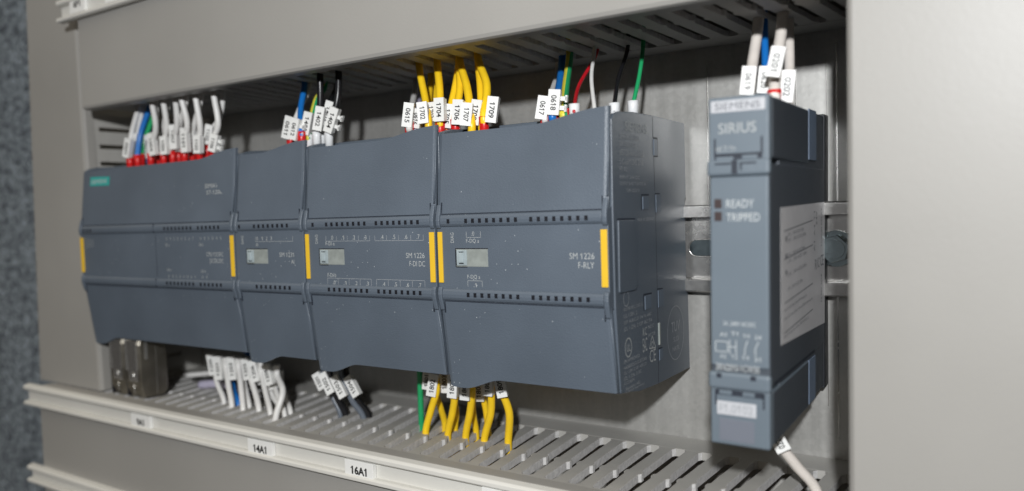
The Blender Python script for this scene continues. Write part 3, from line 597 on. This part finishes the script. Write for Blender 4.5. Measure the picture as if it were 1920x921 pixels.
# ------------------------------------------------------------------ wires
WIRES=[
 ('white', 1.45, [(28.3, 14.0, 45.6), (28.3, 14.0, 51.6), (31.1, 15.0, 66.0), (38.4, 16.0, 82.8), (38.4, 16.0, 94)], [(33.4, 11.6, 62.8), (30.1, 11.6, 52.8)], '0601', ((29.7, 14.0, 50.3), 'red'), 'white wire at the far left end of the top terminal row', 'control wires rising into the upper duct', 4.6, False),
 ('white', 1.3, [(25.8, 19.0, 45.3), (25.8, 19.0, 51.3), (30.0, 18.5, 62.8), (38.2, 18.0, 81.6), (38.2, 18.0, 94)], [(32.1, 16.6, 66.0), (27.7, 16.6, 54.6)], '0602', ((25.7, 19.0, 51.0), 'red'), 'white wire just behind the leftmost one, half hidden by the blue wire', 'control wires rising into the upper duct', 4.6, False),
 ('blue', 1.5, [(35.3, 15.0, 45.7), (35.3, 15.0, 51.7), (35.7, 17.5, 65.8), (42.7, 20.0, 82.7), (42.7, 20.0, 94)], None, '', ((35.2, 15.0, 50.6), 'red'), 'bright blue wire at the left end of the top terminal row', 'control wires rising into the upper duct', 4.6, False),
 ('green', 1.5, [(33.8, 18.0, 45.9), (33.8, 18.0, 51.9), (33.2, 21.0, 61.8), (43.7, 24.0, 83.0), (43.7, 24.0, 94)], None, '', ((34.2, 18.0, 51.3), 'red'), 'green wire right beside the bright blue wire on the widest module', 'control wires rising into the upper duct', 4.6, False),
 ('blue', 1.4, [(32.7, 24.0, 48.6), (32.7, 24.0, 54.6), (31.4, 26.0, 63.1), (35.7, 28.0, 84.2), (35.7, 28.0, 94)], [(36.5, 21.6, 64.8), (33.0, 21.6, 52.7)], '0603', None, 'dark blue wire seen behind the green wire on the widest module', 'control wires rising into the upper duct', 4.6, False),
 ('white', 1.5, [(49.8, 15.0, 47.1), (49.8, 15.0, 53.1), (57.1, 12.0, 66.6), (59.2, 9.0, 80.0), (59.2, 9.0, 94)], [(51.8, 12.6, 64.2), (53.2, 12.6, 52.3)], '1004', ((47.3, 15.0, 50.7), 'red'), 'white wire crossing in front, first to the right of the green wire', 'control wires rising into the upper duct', 4.6, False),
 ('white', 1.4, [(44.2, 22.0, 47.7), (44.2, 22.0, 53.7), (49.9, 17.5, 67.5), (57.4, 12.9, 80.0), (57.4, 12.9, 94)], [(47.7, 19.6, 66.1), (47.6, 19.6, 53.4)], '1003', ((43.6, 22.0, 51.7), 'red'), 'white wire standing behind the first crossing pair right of the green one', 'control wires rising into the upper duct', 4.6, False),
 ('white', 1.5, [(60.6, 15.0, 47.8), (60.6, 15.0, 53.8), (65.9, 12.3, 67.2), (67.9, 9.6, 80.0), (67.9, 9.6, 94)], [(62.7, 12.6, 61.7), (62.9, 12.6, 52.2)], '1006', ((58.5, 15.0, 50.6), 'red'), 'straight white wire, third crossing from the green wire', 'control wires rising into the upper duct', 4.6, False),
 ('white', 1.4, [(49.0, 21.0, 48.8), (49.0, 21.0, 54.8), (56.0, 18.2, 68.4), (65.0, 15.3, 80.0), (65.0, 15.3, 94)], [(59.7, 18.6, 65.1), (59.2, 18.6, 53.2)], '1005', ((54.9, 21.0, 51.3), 'red'), 'white wire leaning right behind the third crossing one', 'control wires rising into the upper duct', 4.6, False),
 ('white', 1.5, [(67.0, 17.0, 48.3), (67.0, 17.0, 54.3), (72.6, 13.8, 66.7), (76.6, 10.7, 80.0), (76.6, 10.7, 94)], [(68.6, 14.6, 67.4), (68.5, 14.6, 54.7)], '1007', ((63.5, 17.0, 50.9), 'red'), 'white wire with tall upright tag in the middle of the widest module', 'control wires rising into the upper duct', 4.6, False),
 ('white', 1.5, [(80.2, 14.0, 47.8), (80.2, 14.0, 53.8), (84.0, 11.5, 66.4), (83.3, 9.0, 80.5), (83.3, 9.0, 94)], [(81.2, 11.6, 64.5), (81.5, 11.6, 52.0)], '1101', ((77.4, 14.0, 50.8), 'red'), 'white wire bending right beside the tag 1102 of the widest module', 'control wires rising into the upper duct', 4.6, False),
 ('white', 1.4, [(63.8, 21.0, 47.8), (63.8, 21.0, 53.8), (72.1, 16.2, 66.9), (84.8, 11.4, 80.0), (84.8, 11.4, 94)], [(67.8, 18.6, 64.4), (67.0, 18.6, 53.8)], '1100', ((63.2, 21.0, 51.3), 'red'), 'white wire leaning right behind the bending one in the middle of the widest module', 'control wires rising into the upper duct', 4.6, False),
 ('white', 1.5, [(90.9, 14.0, 48.4), (90.9, 14.0, 54.4), (93.4, 12.0, 64.8), (93.4, 10.0, 80.0), (93.4, 10.0, 94)], [(91.9, 11.6, 59.9), (91.2, 11.6, 50.9)], '1103', ((89.5, 14.0, 51.3), 'red'), 'white wire with tag 1103 on the widest module', 'control wires rising into the upper duct', 4.6, False),
 ('white', 1.4, [(75.1, 20.0, 49.8), (75.1, 20.0, 55.8), (82.5, 17.3, 66.9), (92.4, 14.6, 80.0), (92.4, 14.6, 94)], [(79.0, 17.6, 65.6), (79.0, 17.6, 54.1)], '1102', ((76.1, 20.0, 51.6), 'red'), 'white wire with tag 1102 leaning right on the widest module', 'control wires rising into the upper duct', 4.6, False),
 ('white', 1.5, [(104.2, 13.0, 49.3), (104.2, 13.0, 55.3), (107.3, 12.0, 64.4), (106.0, 11.0, 80.0), (106.0, 11.0, 94)], [(106.6, 10.6, 59.2), (103.6, 10.6, 51.0)], '1106', ((101.1, 13.0, 52.1), 'red'), 'white wire with tag 1106 at the right end of the widest module', 'control wires rising into the upper duct', 4.6, True),
 ('white', 1.4, [(96.6, 20.0, 51.8), (96.6, 20.0, 57.8), (99.2, 19.5, 68.3), (103.6, 18.9, 80.0), (103.6, 18.9, 94)], [(94.3, 17.6, 65.4), (91.1, 17.6, 55.9)], '1105', ((87.8, 20.0, 52.5), 'red'), 'white wire leaning right behind the one tagged 1106', 'control wires rising into the upper duct', 4.6, False),
 ('blue', 1.45, [(160.2, 15.0, 49.6), (160.2, 15.0, 55.6), (155.0, 21.1, 67.5), (152.1, 27.2, 80.0), (152.1, 27.2, 94)], [(160.6, 12.6, 62.2), (157.7, 12.6, 52.8)], '0612', ((161.0, 15.0, 53.1), 'red'), 'blue wire with tag 0612 above the narrow module', 'control wires rising into the upper duct', 4.6, True),
 ('white', 1.3, [(150.9, 20.0, 49.4), (150.9, 20.0, 55.4), (149.9, 25.5, 68.3), (151.4, 31.1, 80.0), (151.4, 31.1, 94)], [(151.5, 17.6, 64.3), (148.1, 17.6, 54.3)], '0611', ((148.7, 20.0, 53.4), 'red'), 'white wire with tag 0611 above the narrow module', 'control wires rising into the upper duct', 4.6, False),
 ('greenyellow', 1.4, [(161.2, 19.0, 48.6), (161.2, 19.0, 54.6), (158.4, 27.8, 71.4), (156.4, 36.5, 80.0), (156.4, 36.5, 94)], [(164.8, 16.6, 64.9), (161.6, 16.6, 55.1)], '1401', ((161.8, 19.0, 52.1), 'boot'), 'green and yellow wire with tag 1401 behind the black wires', 'control wires rising into the upper duct', 4.6, False),
 ('black', 1.5, [(170.5, 16.0, 48.9), (170.5, 16.0, 54.9), (172.5, 15.7, 67.4), (173.5, 15.3, 80.0), (173.5, 15.3, 94)], [(175.0, 13.6, 66.1), (172.2, 13.6, 55.8)], '1402', ((169.4, 16.0, 52.6), 'boot'), 'black wire with tag 1402 above the third module corner', 'control wires rising into the upper duct', 4.6, False),
 ('black', 1.1, [(169.7, 20.0, 49.1), (169.7, 20.0, 55.1), (165.2, 30.3, 70.9), (159.9, 40.5, 80.0), (159.9, 40.5, 94)], [(177.5, 17.6, 68.5), (173.4, 17.6, 58.0)], '1403', ((168.9, 20.0, 53.5), 'boot'), 'thin black wire behind the one tagged 1404', 'control wires rising into the upper duct', 4.6, False),
 ('black', 1.5, [(178.2, 15.0, 48.2), (178.2, 15.0, 54.2), (182.4, 16.1, 67.9), (182.9, 17.2, 80.0), (182.9, 17.2, 94)], [(184.5, 12.6, 64.6), (179.5, 12.6, 54.4)], '1404', ((177.8, 15.0, 52.8), 'boot'), 'black wire with tag 1404 right of the other black wires', 'control wires rising into the upper duct', 4.6, True),
 ('white', 1.4, [(222.2, 16.0, 46.9), (222.2, 16.0, 52.9), (206.1, 39.3, 65.6), (191.2, 62.7, 80.0), (191.2, 62.7, 94)], [(224.1, 13.6, 62.7), (222.3, 13.6, 53.1)], '0615', ((221.8, 16.0, 52.2), 'red'), 'white wire with tag 0615 left of the yellow wires', 'control wires rising into the upper duct', 4.6, False),
 ('lilac', 1.3, [(222.7, 20.0, 47.1), (222.7, 20.0, 53.1), (206.6, 43.0, 64.2), (191.5, 66.0, 76.5), (191.5, 66.0, 94)], [(225.6, 17.6, 60.5), (223.7, 17.6, 52.8)], '0616', None, 'pale lilac wire half hidden behind the tag 1702', 'control wires rising into the upper duct', 4.6, False),
 ('yellow', 1.55, [(231.5, 16.0, 49.3), (231.5, 16.0, 55.3), (225.4, 22.7, 65.1), (218.0, 29.3, 80.0), (218.0, 29.3, 94)], [(230.3, 13.6, 62.3), (231.0, 13.6, 53.7)], '1702', None, 'yellow wire with tag 1702, leftmost yellow wire up top', 'control wires rising into the upper duct', 4.6, False),
 ('yellow', 1.5, [(226.8, 22.0, 49.0), (226.8, 22.0, 55.0), (217.8, 35.8, 66.0), (209.6, 49.5, 80.0), (209.6, 49.5, 94)], [(230.7, 19.6, 62.7), (231.0, 19.6, 54.9)], '1703', None, 'yellow wire with tag 1703 set back beside the tag 1702', 'control wires rising into the upper duct', 4.6, False),
 ('yellow', 1.6, [(240.0, 15.0, 48.5), (240.0, 15.0, 54.5), (233.7, 21.4, 68.4), (228.5, 27.8, 80.0), (228.5, 27.8, 94)], [(239.7, 12.6, 62.9), (239.6, 12.6, 53.7)], '1704', ((238.0, 15.0, 50.8), 'red'), 'yellow wire with tag 1704 in front, over the gap between modules', 'control wires rising into the upper duct', 4.6, False),
 ('yellow', 1.5, [(232.2, 22.0, 47.5), (232.2, 22.0, 53.5), (222.9, 34.1, 65.3), (216.1, 46.2, 80.0), (216.1, 46.2, 94)], None, '', None, 'yellow wire hidden behind the tag 1704 without a visible tag', 'control wires rising into the upper duct', 4.6, False),
 ('yellow', 1.5, [(237.9, 19.0, 45.7), (237.9, 19.0, 51.7), (237.4, 26.7, 67.4), (234.8, 34.4, 80.0), (234.8, 34.4, 94)], [(241.7, 16.6, 60.7), (240.0, 16.6, 51.4)], '1705', ((238.4, 19.0, 51.7), 'red'), 'yellow wire leading down behind tag 1705', 'control wires rising into the upper duct', 4.6, False),
 ('yellow', 1.5, [(246.0, 17.0, 48.1), (246.0, 17.0, 54.1), (241.7, 24.2, 66.7), (236.9, 31.3, 80.0), (236.9, 31.3, 94)], [(247.4, 14.6, 61.6), (246.3, 14.6, 52.0)], '1706', ((243.9, 17.0, 51.3), 'red'), 'yellow wire with tag 1706 above the fourth module', 'control wires rising into the upper duct', 4.6, False),
 ('yellow', 1.6, [(253.4, 14.0, 47.2), (253.4, 14.0, 53.2), (246.8, 21.8, 67.0), (238.5, 29.7, 80.0), (238.5, 29.7, 94)], [(253.5, 11.6, 59.5), (252.2, 11.6, 50.9)], '1707', None, 'yellow wire with tag 1707 bending right above the fourth module', 'control wires rising into the upper duct', 4.6, False),
 ('yellow', 1.5, [(255.5, 18.0, 47.3), (255.5, 18.0, 53.3), (250.4, 26.0, 67.0), (244.5, 34.1, 80.0), (244.5, 34.1, 94)], [(255.6, 15.6, 60.8), (253.5, 15.6, 51.4)], '1708', None, 'yellow wire with tag 1708 above the fourth module', 'control wires rising into the upper duct', 4.6, False),
 ('yellow', 1.6, [(260.5, 15.0, 47.6), (260.5, 15.0, 53.6), (255.5, 22.6, 67.1), (247.0, 30.2, 80.0), (247.0, 30.2, 94)], [(264.6, 12.6, 60.8), (262.9, 12.6, 51.2)], '1709', ((258.5, 15.0, 50.8), 'red'), 'yellow wire with tag 1709, rightmost yellow wire up top', 'control wires rising into the upper duct', 4.6, False),
 ('white', 1.2, [(284.3, 18.0, 45.3), (284.3, 18.0, 51.3), (273.6, 42.0, 63.9), (264.7, 66.0, 77.4), (264.7, 66.0, 94)], [(284.2, 15.6, 59.2), (282.5, 15.6, 50.9)], '0617', ((283.1, 18.0, 50.0), 'red'), 'white wire with tag 0617 above the fourth module', 'control wires rising into the upper duct', 4.6, False),
 ('blue', 1.5, [(289.7, 15.0, 45.3), (289.7, 15.0, 51.3), (280.3, 35.3, 64.5), (272.0, 55.6, 80.0), (272.0, 55.6, 94)], [(290.1, 12.6, 60.5), (289.0, 12.6, 51.6)], '0618', ((287.7, 15.0, 50.1), 'red'), 'blue wire with tag 0618 above the fourth module', 'control wires rising into the upper duct', 4.6, True),
 ('greenyellow', 1.5, [(291.2, 17.0, 45.7), (291.2, 17.0, 51.7), (283.8, 34.2, 65.0), (277.4, 51.4, 80.0), (277.4, 51.4, 94)], None, '', ((291.0, 17.0, 50.8), 'red'), 'green and yellow earth wire beside the tag 0618', 'control wires rising into the upper duct', 4.6, False),
 ('red', 0.75, [(295.4, 18.0, 46.5), (295.4, 18.0, 52.5), (288.8, 35.2, 64.6), (288.9, 52.4, 80.0), (288.9, 52.4, 94)], None, '', ((294.8, 18.0, 52.4), 'boot'), 'thin red wire rising from the fourth module', 'control wires rising into the upper duct', 4.6, False),
 ('white', 0.75, [(300.8, 22.0, 46.7), (300.8, 22.0, 52.7), (294.3, 34.3, 66.8), (290.4, 46.5, 80.0), (290.4, 46.5, 94)], None, '', None, 'thin white wire between the thin red and thin black wires', 'control wires rising into the upper duct', 4.6, False),
 ('black', 0.8, [(307.2, 25.0, 46.3), (307.2, 25.0, 52.3), (302.9, 39.5, 66.4), (300.9, 54.1, 80.0), (300.9, 54.1, 94)], None, '', ((307.0, 25.0, 52.1), 'boot'), 'thin black wire rising from a white sleeve on the fourth module', 'control wires rising into the upper duct', 4.6, False),
 ('green', 0.8, [(311.2, 33.0, 47.1), (311.2, 33.0, 53.1), (310.1, 41.8, 66.7), (308.5, 50.5, 80.0), (308.5, 50.5, 94)], None, '', ((310.8, 33.0, 53.2), 'boot'), 'thin green wire rising from a white sleeve, rightmost of the fourth module', 'control wires rising into the upper duct', 4.6, False),
 ('cream', 1.75, [(356.0, 12.0, 45.1), (356.0, 12.0, 51.1), (353.6, 27.3, 63.1), (352.0, 42.6, 80.0), (352.0, 42.6, 94)], [(357.0, 9.6, 59.6), (356.0, 9.6, 51.2)], '0619', None, 'cream wire with tag 0619, left of the relay wires', 'wires feeding the narrow relay', 4.3, False),
 ('blue', 1.2, [(358.0, 24.0, 46.0), (358.0, 24.0, 52.0), (355.8, 34.9, 63.8), (353.1, 45.8, 80.0), (353.1, 45.8, 94)], [(359.0, 21.6, 60.9), (358.1, 21.6, 52.6)], '0620', None, 'blue wire behind the cream relay wires', 'wires feeding the narrow relay', 4, False),
 ('cream', 1.8, [(362.9, 14.0, 43.7), (362.9, 14.0, 49.7), (361.3, 27.1, 63.8), (360.3, 40.2, 80.0), (360.3, 40.2, 94)], [(365.1, 11.6, 64.7), (363.2, 11.6, 56.0)], '0201', ((363.1, 14.0, 49.2), 'red'), 'thick cream wire with tag 0201 over the relay', 'wires feeding the narrow relay', 4.3, False),
 ('cream', 1.6, [(364.6, 26.0, 45.2), (364.6, 26.0, 51.2), (362.4, 39.0, 63.5), (359.7, 52.0, 80.0), (359.7, 52.0, 94)], [(365.3, 23.6, 59.1), (364.3, 23.6, 49.3)], '0202', None, 'cream wire with tag 0202, right of the relay wires', 'wires feeding the narrow relay', 4.3, False),
 ('white', 1.4, [(69.5, 33.0, -57.9), (69.5, 33.0, -63.9), (74.0, 31.0, -71.9), (81.1, 29.1, -80.0), (81.1, 29.1, -94)], [(69.4, 30.6, -55.8), (71.8, 30.6, -67.1)], '1200', None, 'white wire with bent foot, leftmost of the lower white bundle', 'control wires dropping into the lower duct', 4.6, False),
 ('white', 1.5, [(81.7, 31.0, -56.4), (81.7, 31.0, -62.4), (86.6, 28.0, -70.0), (92.5, 24.9, -80.0), (92.5, 24.9, -94)], [(78.1, 28.6, -55.9), (79.0, 28.6, -68.6)], '1201', None, 'white wire second from the left of the lower white bundle', 'control wires dropping into the lower duct', 4.6, False),
 ('blue', 1.5, [(75.5, 39.0, -58.4), (75.5, 39.0, -64.4), (83.0, 34.3, -74.5), (91.9, 29.7, -80.0), (91.9, 29.7, -94)], [(73.5, 36.6, -57.7), (74.6, 36.6, -67.9)], '1202', None, 'blue wire tucked behind the lower white bundle', 'control wires dropping into the lower duct', 4.6, False),
 ('white', 1.5, [(92.1, 31.0, -55.4), (92.1, 31.0, -61.4), (98.6, 26.3, -69.8), (105.0, 21.7, -80.0), (105.0, 21.7, -94)], [(89.0, 28.6, -55.0), (90.3, 28.6, -67.4)], '1203', None, 'straight white wire just right of the lower blue wire', 'control wires dropping into the lower duct', 4.6, False),
 ('white', 1.3, [(88.4, 37.0, -56.9), (88.4, 37.0, -62.9), (95.2, 32.0, -71.3), (103.6, 27.1, -80.0), (103.6, 27.1, -94)], [(87.3, 34.6, -56.8), (88.7, 34.6, -68.8)], '1204', None, 'white wire set back behind the straight one beside the blue wire', 'control wires dropping into the lower duct', 4.6, False),
 ('white', 1.5, [(98.8, 31.0, -54.8), (98.8, 31.0, -60.8), (107.6, 27.7, -71.9), (114.0, 24.3, -80.0), (114.0, 24.3, -94)], [(99.8, 28.6, -55.2), (101.6, 28.6, -66.3)], '1205', None, 'white wire with a kink in the middle of the lower white bundle', 'control wires dropping into the lower duct', 4.6, False),
 ('white', 1.4, [(108.2, 32.0, -56.9), (108.2, 32.0, -62.9), (115.9, 27.7, -72.3), (123.2, 23.4, -80.0), (123.2, 23.4, -94)], [(104.0, 29.6, -56.2), (106.9, 29.6, -67.0)], '1206', None, 'white wire right of the kinked one in the lower bundle', 'control wires dropping into the lower duct', 4.6, False),
 ('white', 1.4, [(104.3, 38.0, -58.4), (104.3, 38.0, -64.4), (114.2, 33.2, -73.7), (125.9, 28.4, -80.0), (125.9, 28.4, -94)], [(102.0, 35.6, -59.1), (104.6, 35.6, -69.6)], '1207', None, 'white wire leaning right behind the lower bundle', 'control wires dropping into the lower duct', 4.6, False),
 ('white', 1.55, [(124.4, 28.0, -55.9), (124.4, 28.0, -61.9), (132.9, 23.2, -68.1), (132.5, 18.3, -80.0), (132.5, 18.3, -94)], [(118.8, 25.6, -56.3), (121.7, 25.6, -66.3)], '1208', None, 'curved white wire in front at the right of the lower bundle', 'control wires dropping into the lower duct', 4.6, False),
 ('white', 1.35, [(113.8, 35.0, -61.1), (113.8, 35.0, -67.1), (122.4, 29.9, -73.4), (132.0, 24.8, -80.0), (132.0, 24.8, -94)], [(114.9, 32.6, -59.1), (116.6, 32.6, -70.5)], '1209', None, 'white wire behind the curved one in the lower bundle', 'control wires dropping into the lower duct', 4.6, False),
 ('white', 1.35, [(114.4, 40.0, -62.0), (114.4, 40.0, -68.0), (123.5, 34.6, -75.7), (131.5, 29.2, -80.0), (131.5, 29.2, -94)], None, '', None, 'white wire at the far right of the lower white bundle', 'control wires dropping into the lower duct', 4.6, False),
 ('dark', 1.2, [(147.4, 37.0, -54.1), (147.4, 37.0, -60.1), (152.6, 37.7, -71.6), (156.6, 38.3, -80.0), (156.6, 38.3, -94)], [(144.7, 34.6, -59.9), (149.3, 34.6, -67.3)], '1501', None, 'grey wire at the left of the four dark lower wires', 'control wires dropping into the lower duct', 4.6, False),
 ('black', 1.6, [(156.5, 32.0, -52.2), (156.5, 32.0, -58.2), (157.2, 35.8, -70.7), (158.9, 39.6, -80.0), (158.9, 39.6, -94)], [(153.8, 29.6, -58.0), (159.6, 29.6, -67.3)], '1502', None, 'black wire with tag 1502 below the third module', 'control wires dropping into the lower duct', 4.6, False),
 ('dark', 1.5, [(164.1, 32.0, -51.5), (164.1, 32.0, -57.5), (166.9, 35.7, -70.8), (170.7, 39.4, -80.0), (170.7, 39.4, -94)], [(161.5, 29.6, -58.8), (167.4, 29.6, -68.2)], '1503', None, 'grey wire with tag 1503 below the third module', 'control wires dropping into the lower duct', 4.6, False),
 ('black', 1.6, [(165.6, 34.0, -53.0), (165.6, 34.0, -59.0), (168.2, 38.1, -71.2), (171.7, 42.2, -80.0), (171.7, 42.2, -94)], [(168.2, 31.6, -58.6), (174.1, 31.6, -67.3)], '1504', None, 'black wire with tag 1504, rightmost of the dark lower wires', 'control wires dropping into the lower duct', 4.6, False),
 ('green', 1.35, [(204.9, 40.0, -46.6), (204.9, 40.0, -52.6), (203.3, 42.0, -65.4), (201.9, 43.9, -80.0), (201.9, 43.9, -94)], None, '', None, 'straight green wire left of the lower yellow wires', 'control wires dropping into the lower duct', 4.6, False),
 ('yellow', 1.6, [(219.6, 32.0, -54.3), (219.6, 32.0, -60.3), (215.7, 32.8, -69.2), (211.8, 33.7, -80.0), (211.8, 33.7, -94)], [(220.5, 29.6, -51.6), (218.4, 29.6, -61.6)], '1802', None, 'yellow wire with tag 1802 leaning left', 'control wires dropping into the lower duct', 4.6, False),
 ('yellow', 1.5, [(213.2, 40.0, -56.7), (213.2, 40.0, -62.7), (212.8, 44.3, -71.0), (211.9, 48.5, -80.0), (211.9, 48.5, -94)], [(211.2, 37.6, -52.5), (210.5, 37.6, -61.3)], '1801', None, 'yellow wire leaning right behind the tag 1802', 'control wires dropping into the lower duct', 4.6, False),
 ('yellow', 1.6, [(230.1, 31.0, -54.1), (230.1, 31.0, -60.1), (226.5, 33.8, -69.3), (221.9, 36.5, -80.0), (221.9, 36.5, -94)], [(231.2, 28.6, -50.3), (230.3, 28.6, -60.9)], '1804', None, 'yellow wire below the rounded left foot of the fourth module', 'control wires dropping into the lower duct', 4.6, False),
 ('yellow', 1.5, [(222.5, 40.0, -55.7), (222.5, 40.0, -61.7), (222.7, 42.2, -70.5), (220.3, 44.3, -80.0), (220.3, 44.3, -94)], [(220.5, 37.6, -51.2), (220.1, 37.6, -61.7)], '1803', None, 'yellow wire set back behind the one under the rounded module foot', 'control wires dropping into the lower duct', 4.6, False),
 ('yellow', 1.6, [(238.8, 31.0, -53.1), (238.8, 31.0, -59.1), (235.4, 34.0, -68.2), (230.9, 37.0, -80.0), (230.9, 37.0, -94)], [(237.2, 28.6, -50.7), (236.8, 28.6, -61.1)], '1805', None, 'yellow wire in the middle of the lower yellow row, in front', 'control wires dropping into the lower duct', 4.6, False),
 ('yellow', 1.4, [(233.1, 40.0, -56.8), (233.1, 40.0, -62.8), (231.4, 43.0, -72.0), (230.5, 46.1, -80.0), (230.5, 46.1, -94)], [(234.4, 37.6, -53.1), (234.2, 37.6, -61.0)], '1806', None, 'yellow wire half hidden in the middle of the lower yellow row', 'control wires dropping into the lower duct', 4.6, False),
 ('yellow', 1.6, [(248.3, 31.0, -50.9), (248.3, 31.0, -56.9), (245.9, 34.0, -66.9), (240.4, 37.0, -80.0), (240.4, 37.0, -94)], [(248.5, 28.6, -48.2), (248.2, 28.6, -58.0)], '1808', None, 'yellow wire curving left, second from the right of the lower yellow row', 'control wires dropping into the lower duct', 4.6, False),
 ('yellow', 1.4, [(239.2, 39.0, -54.8), (239.2, 39.0, -60.8), (238.8, 41.8, -69.6), (237.8, 44.6, -80.0), (237.8, 44.6, -94)], [(238.6, 36.6, -52.5), (238.8, 36.6, -63.1)], '1807', None, 'yellow wire behind the left curving one in the lower yellow row', 'control wires dropping into the lower duct', 4.6, False),
 ('yellow', 1.65, [(252.6, 32.0, -49.6), (252.6, 32.0, -55.6), (253.9, 35.7, -66.2), (250.8, 39.4, -80.0), (250.8, 39.4, -94)], [(252.5, 29.6, -48.5), (254.7, 29.6, -58.1)], '1809', None, 'thick yellow wire, rightmost of the lower yellow row', 'control wires dropping into the lower duct', 4.6, False),
 ('cream', 1.75, [(359.5, 30.0, -54.6), (359.5, 30.0, -60.6), (364.2, 35.8, -70.1), (369.3, 41.6, -80.0), (369.3, 41.6, -94)], [(358.7, 27.6, -57.2), (362.1, 27.6, -63.1)], '0220', None, 'cream wire with tag 0220 leaving the foot of the relay', 'wires feeding the narrow relay', 5, False),
]

for (c,r,P,mk,txt,fer,lab,grp,mw,tooth) in WIRES:
    b=MB(); P=list(P); down=P[-1][2]<0
    if fer:
        f=fer[0]; P[1]=(f[0],f[1],P[1][2]+1.5); P[0]=(f[0],f[1],f[2]-1)
    org=P[1]
    if c=='greenyellow': b.tube(P,r,12,two=True); o=b.build('wire',[M['w_green'],M['w_paleyellow']],org=org)
    else: b.tube(P,r,12); o=b.build('wire',M['w_'+c],org=org)
    tag(o,lab,'wire',grp)
    down=P[-1][2]<0
    if mk:
        A,B=Vector(mk[0]),Vector(mk[1]); ax=(B-A); ln=ax.length; ax.normalize()
        yaw=random.uniform(-.16,.16)
        n=Vector((math.sin(yaw)+.30,-math.cos(yaw),0)); n=(n-ax*n.dot(ax)).normalized(); side=ax.cross(n)  # side -> +x or -x
        if side.x<0: side=-side
        h=mw*.46; d=1.6
        q=MB()
        def pt(u,v,w): return A+ax*u+side*v+n*w
        def bx(u0,u1,v0,v1,w0,w1):
            vs=[pt(u,v,w) for u in(u0,u1) for v in(v0,v1) for w in(w0,w1)]
            q.add(vs,[(0,1,3,2),(4,6,7,5),(0,4,5,1),(2,3,7,6),(0,2,6,4),(1,5,7,3)])
        bx(0,ln,-h,h,-.2,1.0); bx(.3,ln-.3,-h+.1,-h+.9,-2.2,-.2); bx(.3,ln-.3,h-.9,h-.1,-2.2,-.2)
        if tooth:
            for u in (ln*.25,ln*.62): bx(u,u+1.5,h-.2,h+2.2,-2.2,-.4); bx(u-.5,u+2,h+1.6,h+2.3,-2.2,-.4)
        k=q.build('marker_tag',M['tag'],o,org)
        q=MB(); BOLD[0]=.02; hh=min(2.1,mw*.48); w=min(ln*.60,7.0)
        if not down: d_,u_,s0=ax,side,pt(ln*.22,-hh/2,1.02)
        else: d_,u_,s0=-ax,-side,pt(ln*.84,hh/2,1.02)
        nn=Vector(d_).cross(Vector(u_))
        if nn.dot(n)<0: pass
        q.text(txt,s0,w,hh,d=d_,u=u_,t0=.05 if nn.dot(n)>0 else -.05); q.build('lettering',M['black'],k,org)
    if fer:
        f=Vector(fer[0]); q=MB()
        if fer[1]=='red': q.tube([f+Vector((0,0,-6)),f+Vector((0,0,0)),f+Vector((0,0,3.2))],lambda t:1.75+.35*t,12,samp=1); q.build('ferrule',M['ferr'],o,org)
        else: q.tube([f+Vector((0,0,-5)),f+Vector((0,0,1)),f+Vector((0,0,3.0))],lambda t:1.75+.3*t,12,samp=1); q.build('sleeve',M['boot'],o,org)
# ------------------------------------------------------------------ light, camera
w=bpy.data.worlds.new('World'); scene.world=w; w.use_nodes=True
bg=w.node_tree.nodes['Background']; nt=w.node_tree; tc=node(nt,'ShaderNodeTexCoord'); sx=node(nt,'ShaderNodeSeparateXYZ'); nt.links.new(tc.outputs['Generated'],sx.inputs[0])
cr=node(nt,'ShaderNodeValToRGB'); nt.links.new(sx.outputs['Z'],cr.inputs[0]); el=cr.color_ramp.elements
el[0].position=0; el[0].color=(.035,.03,.026,1); el[1].position=.75; el[1].color=(1,.91,.77,1); e3=el.new(.15); e3.color=(.09,.08,.066,1)
nt.links.new(cr.outputs[0],bg.inputs[0]); bg.inputs[1].default_value=.74
l=bpy.data.lights.new('flash','POINT'); l.energy=11.6; l.shadow_soft_size=.010; l.color=(.97,.985,1)
lo=bpy.data.objects.new('camera_flash',l); lo.location=(.480,-.430,.142); COL.objects.link(lo)
cam=bpy.data.cameras.new('camera'); co=bpy.data.objects.new('camera',cam); COL.objects.link(co); scene.camera=co
r_=Vector((0.81078464,0.58447172,-0.03195439)); u_=Vector((-0.00341089,0.05930733,0.99823394)); f_=Vector((-0.58533464,0.80924375,-0.05007904))
mt=Matrix((r_,u_,-f_)).transposed().to_4x4(); mt.translation=Vector((.4199504,-.2454705,.0198434)); co.matrix_world=mt
cam.sensor_width=36; cam.lens=1487.66/1920*36; cam.shift_x=(960-808.3)/1920; cam.shift_y=(464.5-460.5)/1920
cam.clip_start=.005; cam.clip_end=20
cam.dof.use_dof=True; cam.dof.focus_distance=.308; cam.dof.aperture_fstop=6.4
vs=scene.view_settings; vs.view_transform='Standard'; vs.look='None'; vs.exposure=0; vs.gamma=1
